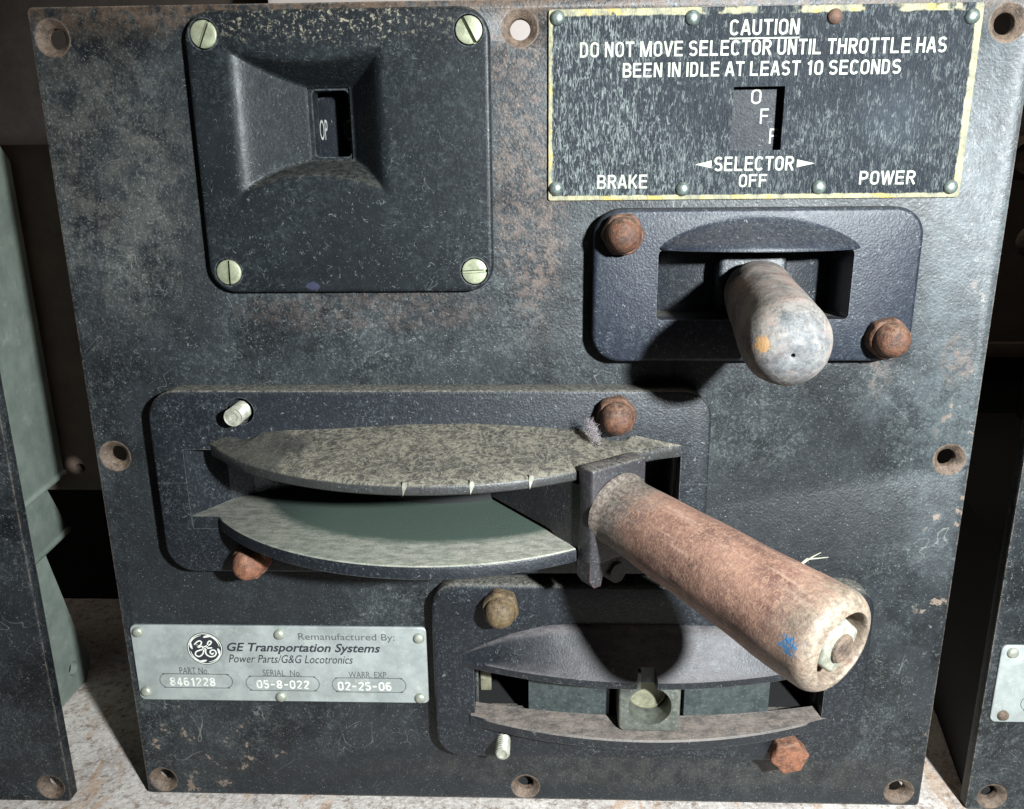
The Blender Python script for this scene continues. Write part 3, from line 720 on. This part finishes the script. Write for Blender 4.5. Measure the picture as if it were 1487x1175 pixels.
# --- fasteners
def acorn_bm(seed=0, R=6.8, h=5.0, dome=5.5):
    a = loops_to_bm([[Vector((r*MM*math.cos(math.radians(60*i/4+5)), r*MM*math.sin(math.radians(60*i/4+5)), z*MM)) for i in range(24)] for r, z in ((R*.99, 0), (R, .4), (R, h-.6), (R*.93, h))])
    # pull to a hexagon
    for v in a.verts:
        t = math.degrees(math.atan2(v.co.y, v.co.x)) % 60; k = math.cos(math.radians(30))/math.cos(math.radians(t-30)); k = .15+.85*k
        v.co.x *= k; v.co.y *= k
    d = lathe([(dome, h-.8), (dome, h+.6), (dome*.93, h+2.6), (dome*.76, h+4.4), (dome*.5, h+5.7), (dome*.2, h+6.3), (.1, h+6.4)], 24)
    b = join(a, d)
    bmesh.ops.subdivide_edges(b, edges=[e for e in b.edges if e.calc_length() > .0016], cuts=1, use_grid_fill=True)
    roughen(b, .2, .35, seed); roughen(b, .1, 1.1, seed+9)
    b.transform(TOV); return b
def stud_bm(L=8, r=3.1):
    pr = [(r, -6)]; z = -6
    while z < L-.9:
        pr += [(r, z), (r-.5, z+.4), (r-.5, z+.6), (r, z+1.0)]; z += 1.15
    pr += [(r-.45, L-.1), (r-.9, L), (1.4, L-.1), (1.1, L-.5), (.1, L-.6)]
    b = lathe(pr, 28); b.transform(TOV); return b
def hexbolt_bm(R=6.6, h=5.2, seed=0):
    b = loops_to_bm([[Vector((r*MM*math.cos(math.radians(60*i+12)), r*MM*math.sin(math.radians(60*i+12)), z*MM)) for i in range(6)] for r, z in ((R, 0), (R, h-.9), (R*.9, h))])
    bmesh.ops.bevel(b, geom=b.edges[:], offset=.45*MM, segments=2, profile=.5, affect='EDGES')
    bmesh.ops.subdivide_edges(b, edges=[e for e in b.edges if e.calc_length() > .002], cuts=3, use_grid_fill=True)
    bmesh.ops.triangulate(b, faces=[f for f in b.faces if len(f.verts) > 4])
    roughen(b, .3, .4, seed); b.transform(TOV); return b

# --- selector bezel
SB = cut(rr_solid(22.3, 169.2, 122.4, 217, 9, edgeprof(.05, 7, 1.3), 10), rr_solid(42.3, 182.8, 102, 204.6, 1.6, [(0, -2), (0, 12)], 5))
SBo = obj('selector_bezel', SB, M['bezel_blue'], CP); SBo['label'] = 'upper right bezel with a rectangular lever slot under a brow'
cols = []
for i in range(41):
    t = -1+2*i/40; x = 73+30.5*t; q = max(0, 1-t*t); q1 = q**.8
    zb = 205.4+10.0*q1; wf = 7+9.0*q1
    lp = [V(x, 6.5, zb+.1)]
    for k in range(0, 13):
        u = k/12
        lp.append(V(x, 6.97+(wf-6.97)*(1-math.cos(math.pi*min(1, u*.93)))/2, zb+(205.0-zb)*u))
    lp += [V(x, wf-.15, 204.6), V(x, wf-1.2, 204.3), V(x, 6.5, 204.4)]
    cols.append(lp)
obj('brow', loops_to_bm(cols), M['bezel_blue'], SBo, 50)
obj('slot_liner', join(box(39.6, 42.2, -22, -.2, 180, 207), box(102.1, 104.6, -22, -.2, 180, 207), box(42.2, 102.1, -22, -.2, 204.7, 207), box(42.2, 102.1, -22, -.2, 180, 182.7)), M['bezel'], SBo, 0)
cols = []
for i in range(31):
    x = 38+70*i/30; w = -50+math.sqrt(72**2-(x-72)**2)-29
    cols.append([V(x, w, 181), V(x, w, 206), V(x, w-4, 206), V(x, w-4, 181)])
obj('inner_plate', loops_to_bm(cols), M['bezel'], SBo, 40)
ac = obj('acorn_nut', acorn_bm(1), M['rust'], SBo, 50, V(30.9, 6.9, 209.6))
dup(ac, SBo, V(113.9, 6.9, 177.2), 1.9)

# --- throttle bezel
thr = cut(rr_solid(-124.5, 94.4, 61.4, 160, 10, edgeprof(.05, 8, 1.0), 10),
          prism_xz([(-114, 112), (52, 112), (52, 139.6), (-114, 139.6)], -4, 14), lathe_w([(4.6, 4.5), (4.6, 12)], -93.2, 0, 153))
TB = obj('throttle_bezel', join(thr, box(51.9, 61.2, 7.9, 8.12, 127.6, 127.8), box(-124, -114, 7.9, 8.1, 127.5, 127.7)), M['bezel'], CP, 35)
TB['label'] = 'widest bezel with two arched shelves and a long curved slot'
PX, PW = -30.5, -50.0
def arcw(x, R): return PW+math.sqrt(max(R*R-(x-PX)**2, 0))
def interp(tab, x):
    if x <= tab[0][0]: return tab[0][1]
    for (a, p), (b, q) in zip(tab, tab[1:]):
        if x <= b: 
            t = (x-a)/(b-a); return p+(q-p)*t
    return tab[-1][1]
zbk = [(-104.5, 141.9), (-101, 143.8), (-96, 145.0), (-80, 146.5), (-61, 147.2), (-38, 148.6), (-15.6, 149), (0, 148.2), (18.3, 146.8), (37.4, 144.9), (51.9, 141.6)]
cols = []
N = 96
for i in range(N+1):
    x = -104.4+(51.8+104.4)*i/N
    wf = arcw(x, 94) if x < 36 else 0
    if x >= 36: wf = arcw(36, 94)+(8.2-arcw(36, 94))*(x-36)/(51.8-36)
    wf = max(wf, 8.05); zb = interp(zbk, x); zf = 141.2
    def zt(w):
        t = min(1, max(0, (w-8)/44.0)); return zb+(zf-zb)*(min(1, (w-8)/max(wf-8, .3)))**.9
    ws = [7.5, 8+(wf-8)*.2, 8+(wf-8)*.4, 8+(wf-8)*.6, 8+(wf-8)*.8, wf-.9*min(1, (wf-8)/4)]
    lp = [V(x, w, zt(max(w, 8.0))) for w in ws]
    e = min(1, (wf-8)/4)
    lp += [V(x, wf-.25*e, zf-.35), V(x, wf, zf-.9), V(x, wf-.2*e, 138.3), V(x, wf-.9*e, 137.7), V(x, 7.5, 137.7)]
    cols.append(lp)
hood = cut(loops_to_bm(cols), lathe_w([(9.4, 7.2), (9.4, 60)], -93.2, 0, 152.7, 40), lathe_w([(9.2, 7.2), (9.2, 60)], 30.0, 0, 152.2, 40))
# three small filed notches along the front lip
nt = []
for ang in (-1.3, 15.6, 25.6): pass
hood_o = obj('hood_shelf', hood, M['hood'], TB, 38)
for x in (-33.5, -14, 3.2):
    w = arcw(x, 94); a = math.atan2(x-PX, w-PW)
    b = prism_xz([(-.55, 137.9), (.75, 140.9), (.5, 142.0), (-.5, 142.0), (-.75, 141.0)], -1.2, .16)
    b.transform(Matrix.Translation(V(x, w, 0)) @ Matrix.Rotation(a, 4, 'Z'))
    obj('notch_mark', roughen(b, .1, .6, x), M['stud'], hood_o, 0)
# lower shelf
RA = math.radians
def pol(R, a): return (PX+R*math.sin(RA(a)), PW+R*math.cos(RA(a)))
cut_a = 30.2
outer = [pol(94.4, a) for a in [-50.6+(cut_a+50.6)*i/60 for i in range(61)]]
pts = [(-113.8, 8.02), (-104.6, 8.02)]+outer+[pol(40, cut_a), (-10.5, -28), (-60, -28), (-80, -23), (-98.5, -13.5), (-105.5, -7.5)]
def inset_outer(ins): return [(-113.8, 8.02), (-104.4, 8.02)]+[pol(94.4-ins, a) for a in [-50.6+(cut_a+50.6)*i/60 for i in range(61)]]+[pol(40, cut_a), (-10.5, -28), (-60, -28), (-80, -23), (-98.5, -13.5), (-105.5, -7.5)]
sh = loops_to_bm([[V(x, w, z) for x, w in inset_outer(i)] for i, z in ((.6, 110.9), (0, 111.4), (0, 114.6), (.25, 115.2), (.7, 115.5))])
obj('sill_shelf', sh, M['shelf'], TB, 30)
# slot interior
obj('slot_recess', join(prism_xw([(-114.2, 7.6), (-105.6, -7.3), (-98.6, -13.3), (-80, -22.8), (-60, -27.8), (-60, -30), (-95, -30), (-118, 0)], 115.3, 141), box(52.05, 54, -30, .0, 104, 141), box(-96, 54, -34, -30.2, 104, 142), box(-114, 54, -30, .0, 139.7, 142), box(-114, 54, -30, .0, 104, 110.8)), M['bezel'], TB, 0)
obj('inner_drum', prism_xw([pol(R_, a) for R_, rng in ((46, range(-60, 75, 5)), (40, range(70, -65, -5))) for a in rng], 112, 140), M['dark'], TB, 40)
dup(ac, TB, V(30.2, 7.9, 152.3), .8)
acr = dup(ac, TB, V(-93.6, 7.9, 100.4), 2.4); acr.data = acr.data.copy(); acr.data.materials.clear(); acr.data.materials.append(M['rust_orange']); acr['label'] = 'orange rusted nut tucked under the lower shelf'
obj('threaded_stud', stud_bm(7.6, 3.0), M['stud'], TB, 30, V(-93.2, 7, 152.9))

# --- reverser bezel
def rarc(x, R, cxx, peak): return peak-(R-math.sqrt(R*R-(x-cxx)**2))
RBm = cut(rr_solid(-32.8, 18.4, 121.6, 89.8, 10, edgeprof(.05, 7, 1.6), 10), prism_xz([(-18.2, 36), (107, 36), (107, 60), (-18.2, 60)], -4, 14))
RB = obj('reverser_bezel', RBm, M['bezel'], CP); RB['label'] = 'lowest bezel with an empty keyhole socket and greyish hood'
cols = []
N = 80
zr = [(-23, 61.6), (-14, 66.5), (-5, 70.4), (3, 72.8), (9.5, 74.2), (18, 74.6), (46, 74.6), (72, 74.4), (82, 72.6), (92, 69.8), (102, 65.2), (109.4, 61.6)]
for i in range(N+1):
    x = -22.8+132*i/N; wf = max(7.3, rarc(x, 172, 43.2, 20)); zb = interp(zr, x); e = min(1, (wf-7)/4)
    k = max(0, min(1, (zb-61.6)/13))
    lp = [V(x, 6.5, zb+.2), V(x, 7.0+.2*e, zb), V(x, 7+1.6*k, zb-.6*k), V(x, 7+3.0*k, zb-2.6*k), V(x, 7+(wf-7)*.45, zb+(60.4-zb)*.42), V(x, 7+(wf-7)*.75, zb+(60.4-zb)*.74), V(x, wf-.7*e, 60.6), V(x, wf, 59.9), V(x, wf-.3*e, 57.2), V(x, wf-1.2*e, 56.8), V(x, 6.5, 57.0)]
    cols.append(lp)
hd = cut(loops_to_bm(cols), prism_xw([(38.2, 24), (39.6, 15.2), (45.2, 15.2), (46.6, 24)], 50, 64))
obj('grey_hood', hd, M['revhood'], RB, 38)
cols = []
for i in range(N+1):
    x = -19.6+128.2*i/N; wf = max(7.2, rarc(x, 162, 43.2, 21)); wb = .6+7.4*(1-((x-43.2)/64)**2); e = min(1, (wf-7)/4)
    cols.append([V(x, wb, 38.2), V(x, wf-.5*e, 37.6), V(x, wf, 37.0), V(x, wf-.6*e, 33.4), V(x, 6.6, 32.6), V(x, wb-.5, 32.6)])
obj('sill_shelf', loops_to_bm(cols), M['sill'], RB, 38)
obj('slot_recess', join(box(-21, -18.3, -24, -.1, 33, 62), box(107.1, 110, -24, -.1, 33, 62), box(-18.3, 107.1, -24, -.1, 60.1, 62), box(-21, 110, -26, -24.2, 31, 62), box(-18.2, 107, -24.1, -4.7, 31, 33)), M['dark'], RB, 0)
obj('brass_strip', box(-16.9, -12.8, -7, -5.5, 38.6, 56, .3), M['brass'], RB)
for xa, xb in ((1.5, 30.6), (57.5, 88.6)):
    cols = []
    for i in range(13):
        x = xa+(xb-xa)*i/12; w = .5+7.4*(1-((x-43.2)/64)**2)
        cols.append([V(x, w, 34), V(x, w, 56), V(x, w-3, 56), V(x, w-3, 34)])
    obj('backing_plate', loops_to_bm(cols), M['grey'], RB, 40)
    obj('stamped_ring', lathe_w([(1.8, -.3), (1.8, .14), (1.55, .14), (1.55, -.3)], xa+9 if xa < 20 else xa+7, .5+7.4*(1-((xa+8-43.2)/64)**2), 52.5 if xa < 20 else 43.5, 20), M['block'], RB, 40)
# keyhole socket
def keyhole(r, hw, n=40):
    a0 = math.asin(hw/r); pts = []
    for i in range(n+1):
        a = math.pi/2+a0+(2*math.pi-2*a0)*i/n; pts.append((44+r*math.cos(a), 48.2+r*math.sin(a)))
    return pts+[(44+hw, 66), (44-hw, 66)]
blk = cut(rr_solid(33.2, 37.9, 54.6, 62, 2.6, edgeprof(-4, 16.4, .8), 6), prism_xz(keyhole(7.5, 3.4), 6.5, 30), prism_xz([(40.6, 53), (47.4, 53), (47.4, 70), (40.6, 70)], -6, 8))
SK = obj('keyhole_socket', blk, M['block'], RB, 35)
obj('socket_floor', lathe_w([(7.4, 6.52), (7.4, 7.4), (6.7, 7.8), (6.4, 7.1), (.1, 7.0)], 44, 0, 48.2, 40), M['brass'], SK, 40)
ho = dup(ac, RB, V(-8.1, 6.9, 82.2), .3); ho.data = ho.data.copy(); ho.data.materials.clear(); ho.data.materials.append(M['rust_olive']); ho['label'] = 'olive brown nut with a yellow worn tip'
obj('threaded_stud', stud_bm(9.5, 2.6), M['stud'], RB, 30, V(-7.8, 6, 26.6))
hb = obj('hex_bolt', hexbolt_bm(7.0, 5.6, 3), M['rust_orange'], RB, 30, V(95.6, 6.9, 24)); hb['label'] = 'orange rusted hexagonal bolt head'

# ------------------------------------------------------------------ throttle lever
TH = 36.7; ER = (math.sin(RA(TH)), math.cos(RA(TH))); ET = (math.cos(RA(TH)), -math.sin(RA(TH)))
TL = thing('throttle_lever', 'long throttle lever with worn reddish brown grip reaching out of the wide slot', 'lever', V(PX, PW, 126))
def L3(r, t, z): return V(PX+ER[0]*r+ET[0]*t, PW+ER[1]*r+ET[1]*t, z)
def lbox(r0, r1, t0, t1, z0, z1, bev=0, seg=3):
    bm = loops_to_bm([[L3(r0, t, z) for t, z in ((t0, z0), (t1, z0), (t1, z1), (t0, z1))], [L3(r1, t, z) for t, z in ((t0, z0), (t1, z0), (t1, z1), (t0, z1))]])
    if bev: bmesh.ops.bevel(bm, geom=bm.edges[:], offset=bev*MM, segments=seg, profile=.5, affect='EDGES')
    return bm
hub = lbox(94.4, 101.2, -11, 11, 112, 143.4, 1.1)
obj('hub', hub, M['hub'], TL, 35)
# arm blade between the shelves
arm = loops_to_bm([[L3(r, t, z) for r, t, z in ((40, s, 117), (40, s, 136.6), (95.8, s, 136.6), (95.8, s, 108.0), (80, s, 117))] for s in (-10.2, 10.2)])
obj('arm', arm, M['hub'], TL, 30)
obj('hub_tail', loops_to_bm([[L3(r, t, z) for t, z in ((-10.8, 113), (-10.8, 107), (-9, 104.4), (-6.4, 104.4), (-5.4, 108), (-2, 110), (10.4, 110), (10.4, 113))] for r in (94.5, 100.6)]), M['hub'], TL, 30)
# grip
g0 = L3(101, .3, 128.3); g1p = V(76.9, 93.0, 119.8)
ax = (g1p-g0); LG = ax.length/MM; qd = ax.normalized().to_track_quat('Z', 'Y')
LG2 = LG
pr = [(9.5, -1), (11.9, -.6), (11.6, .8), (11.0, 2.0), (11.0, 5), (11.4, LG*.2), (12.1, LG*.45), (12.8, LG*.7), (13.5, LG-12), (13.6, LG-4.7)]
for k in range(1, 9):
    a = k/8*math.pi/2; pr.append((13.6-3.6*(1-math.cos(a)), LG-4.5+4.3*math.sin(a)))
pr += [(9.6, LG+.0), (9.35, LG-.3), (9.25, LG-1), (9.2, LG-6.5), (5, LG-6.6), (.1, LG-6.6)]
# finer rings along the grip
pr2 = []
for (ra, ha), (rb, hb_) in zip(pr, pr[1:]):
    n = max(1, int(abs(hb_-ha)/1.5)); pr2 += [(ra+(rb-ra)*i/n, ha+(hb_-ha)*i/n) for i in range(n)]
pr2.append(pr[-1])
gb = roughen(roughen(lathe(pr2, 64), .3, .07, 3), .1, .4, 5)
GR = obj('grip', gb, M['grip'], TL, 40, g0, qd)
qi = qd.inverted()
def on_grip(world): return (qi @ (world-g0))*1000
# grip dab position: left side of the end as seen from the camera
gs.dab.default_value = on_grip(V(63.6, 96.3, 122.8))
zn = M['stud']
obj('washer', (lambda b: (b.transform(Matrix.Translation((0, 0, (LG-6.5)*MM))), b)[1])(lathe([(8.6, 0), (8.6, 1.2), (8.2, 1.5), (2, 1.5)], 32)), M['block'], GR, 30, g0).rotation_mode = 'QUATERNION'
def on_axis(name, bm, mat):
    o = obj(name, bm, mat, TL, 30, g0, qd); return o
w_ = [o for o in GR.children][0]; w_.location = (0, 0, 0)
nut = loops_to_bm([[Vector((r*MM*math.cos(RA(60*i+20)), r*MM*math.sin(RA(60*i+20)), (LG-5.0+z)*MM)) for i in range(6)] for r, z in ((7.2, 0), (7.2, 3.6), (6.5, 4.4))])
bmesh.ops.bevel(nut, geom=nut.edges[:], offset=.4*MM, segments=2, profile=.5, affect='EDGES')
o = obj('nut', nut, M['stud'], GR, 30, g0); o.location = (0, 0, 0)
bolt = lathe([(3.7, LG-4), (3.7, LG+.1), (3.2, LG+.6), (.1, LG+.7)], 24)
o = obj('bolt_end', roughen(bolt, .12, .8, 2), M['rust_hole'], GR, 30, g0); o.location = (0, 0, 0)
obj('pin', tube([L3(97, 0, 107.2), L3(101.5, 0, 107.2)], 3.2, 20), M['hub'], TL, 30)

# ------------------------------------------------------------------ selector lever
k0 = V(73.6, 6, 191.2); k1 = V(68.6, 64, 183.9)
SL = thing('selector_lever', 'short stubby selector lever with worn grey brown rounded knob', 'lever', V(72.5, -2, 192))
obj('lever_block', rr_solid(62.3, 183.2, 83.6, 202.4, 3, edgeprof(-7.5, 1.5, 1.2), 6), M['bezel'], SL, 35)
axk = k1-k0; LK = axk.length/MM; qk = axk.normalized().to_track_quat('Z', 'Y')
pr = [(7, -6), (7, -1.5), (9.3, -1.2), (10.0, -.6), (10.35, .6), (10.5, 3), (10.9, 20), (11.3, 34), (11.7, LK-12)]
for k in range(1, 13):
    a = k/12*math.pi/2; pr.append((11.7*max(math.cos(a), 0)**.62 if k < 12 else .8, LK-12+12*math.sin(a)**1.15))
pr += [(.55, LK-.2), (.5, LK-1.6), (.05, LK-1.7)]
pr2 = []
for (ra, ha), (rb, hb_) in zip(pr, pr[1:]):
    n = max(1, int(abs(hb_-ha)/1.5)); pr2 += [(ra+(rb-ra)*i/n, ha+(hb_-ha)*i/n) for i in range(n)]
pr2.append(pr[-1])
KN = obj('knob', roughen(roughen(lathe(pr2, 64), .3, .08, 6), .1, .4, 8), M['knob'], SL, 45, k0, qk)
ks.dab.default_value = (qk.inverted() @ (V(61.6, 60.9, 186.1)-k0))*1000

# ------------------------------------------------------------------ neighbouring stands
LP = thing('control_panel', 'left neighbour control panel, only its right edge and housing in view', 'control panel', V(-330, 4, FZ), 'control panels in a row')
lf = obj('face_plate', curve_plate(rrect(-470, -7, -177.7, 277, 1.4, 4), [circ(-184.7, -.6, 5.5)], 4-T, 4), M['panel2'], LP, 30)
countersink(-184.7, -.6, lf, 4)
def quadbox(p, thick, name, mat, bev=.6, par=LP):
    """plate from 4+ corner points (x,w,z), thickened towards -x"""
    bm = loops_to_bm([[V(*q) for q in p], [V(q[0]-thick, q[1], q[2]) for q in p]])
    if bev: bmesh.ops.bevel(bm, geom=bm.edges[:], offset=bev*MM, segments=2, profile=.5, affect='EDGES')
    return obj(name, bm, mat, par, 30)
quadbox([(-193, -3, 104), (-193, -3, 243), (-197.4, -44, 243), (-198.4, -54, 240), (-199, -60, 234), (-199, -61, 105.5)], 60, 'housing', M['housing'], .8)
obj('housing_rim', tube([V(-193, -3, 104.4), V(-199, -60, 105.8)], 1.5, 10), M['housing'], LP, 40)
fl = rr_solid(-240, 97, -166, 240, 12, [(0, -66), (0, -62)], 8)
fl = cut(fl, lathe_w([(2.1, -80), (2.1, -50)], -192.5, 0, 107, 20))
obj('flange', fl, M['brown'], LP, 30)
quadbox([(-199, -5, 76), (-199, -5, 104), (-205, -56, 101), (-207, -70, 75.5)], 40, 'bracket', M['housing'], .8)
obj('bracket_rim', tube([V(-199, -5, 76), V(-207, -70, 75.2)], 1.6, 10), M['housing'], LP, 40)
lg = [(-6, FZ+.4), (-6, 77), (-58, 77), (-76, 12), (-80, 4), (-80, -1), (-76, -5), (-70, FZ+.4)]
leg = loops_to_bm([[V(-214, w, z) for w, z in lg], [V(-217, w, z) for w, z in lg]])
hole = lathe([(3.4, -8), (3.4, 8)], 24); hole.transform(Matrix.Translation(V(-214, -66, 5.2)) @ Matrix.Rotation(math.radians(90), 4, 'Y'))
LG_ = obj('leg', cut(leg, hole), M['housing'], LP, 20)
obj('hole_lining', box(-219, -217.2, -72, -60, -1, 11), M['dark'], LG_, 0)

RP = thing('control_panel', 'right neighbour control panel, only its left edge and nameplate corner in view', 'control panel', V(310, 0, FZ), 'control panels in a row')
RF = obj('face_plate', curve_plate(rrect(167.6, -7, 460, 277, 1.4, 4), [circ(176.6, -1.2, 5.5)], -T, 0), M['panel2'], RP, 30)
countersink(176.6, -1.2, RF)
RN = obj('nameplate', rr_solid(170.4, 32.4, 281, 64, 2.2, [(0, .05), (0, .8), (.25, 1.0)], 5), M['alu'], RP, 30)
obj('outline_box', ribbon(rrect(180.3, 37.5, 207, 43.4, 2.9, 6), .26, 1, True, 2), M['ink_soft'], RN, 0)
for x, z, m in ((174.2, 61.4, 0), (174.6, 35.4, 1)):
    o = dup(nr0, RN, V(x, .98, z))
    if m: o.data = o.data.copy(); o.data.materials.clear(); o.data.materials.append(M['rust_hole']); o['label'] = 'rusty rivet at the lower corner'
obj('housing', prism_xw([(170.5, -6), (400, -6), (400, -230), (222, -230)], FZ+.4, 95), M['dark'], RP, 0)

# ------------------------------------------------------------------ small loose things
bl = []
rnd = random.Random(4)
c0 = V(22.5, 17.5, 149.2)
for k in range(700):
    d = Vector((rnd.gauss(0, 1), rnd.gauss(0, 1), rnd.gauss(0, 1.2))).normalized()
    st = c0+Vector((rnd.gauss(0, .7), rnd.gauss(0, .7), rnd.gauss(0, 1.7)))*MM
    st.x += (c0.z-st.z)*.35
    ln = rnd.uniform(.8, 2.2)*MM; p = [st]; 
    for q in range(4):
        d = (d+Vector((rnd.gauss(0, .9), rnd.gauss(0, .9), rnd.gauss(0, .9)))).normalized(); p.append(p[-1]+d*ln/4)
    bl.append(tube(p, .038, 3))
tag(obj('lint_tuft', join(*bl), M['lint'], None, 60), 'fuzzy pinkish white lint tuft caught beside the rusty nut on the wide bezel', 'lint')
b1 = tube([V(70.6, 76, 132.6), V(72.8, 75.2, 134.2), V(75.4, 75.6, 134.6), V(77.6, 76.4, 135.3)], lambda t: .28*(1-t*.7), 5)
b2 = tube([V(71.6, 75.8, 133.2), V(74, 75.4, 134.9), V(76, 75.4, 136.1)], lambda t: .2*(1-t*.6), 5)
tag(obj('straw_wisp', join(b1, b2), M['straw'], None, 60), 'thin pale straw wisp stuck on top of the long reddish grip', 'straw')
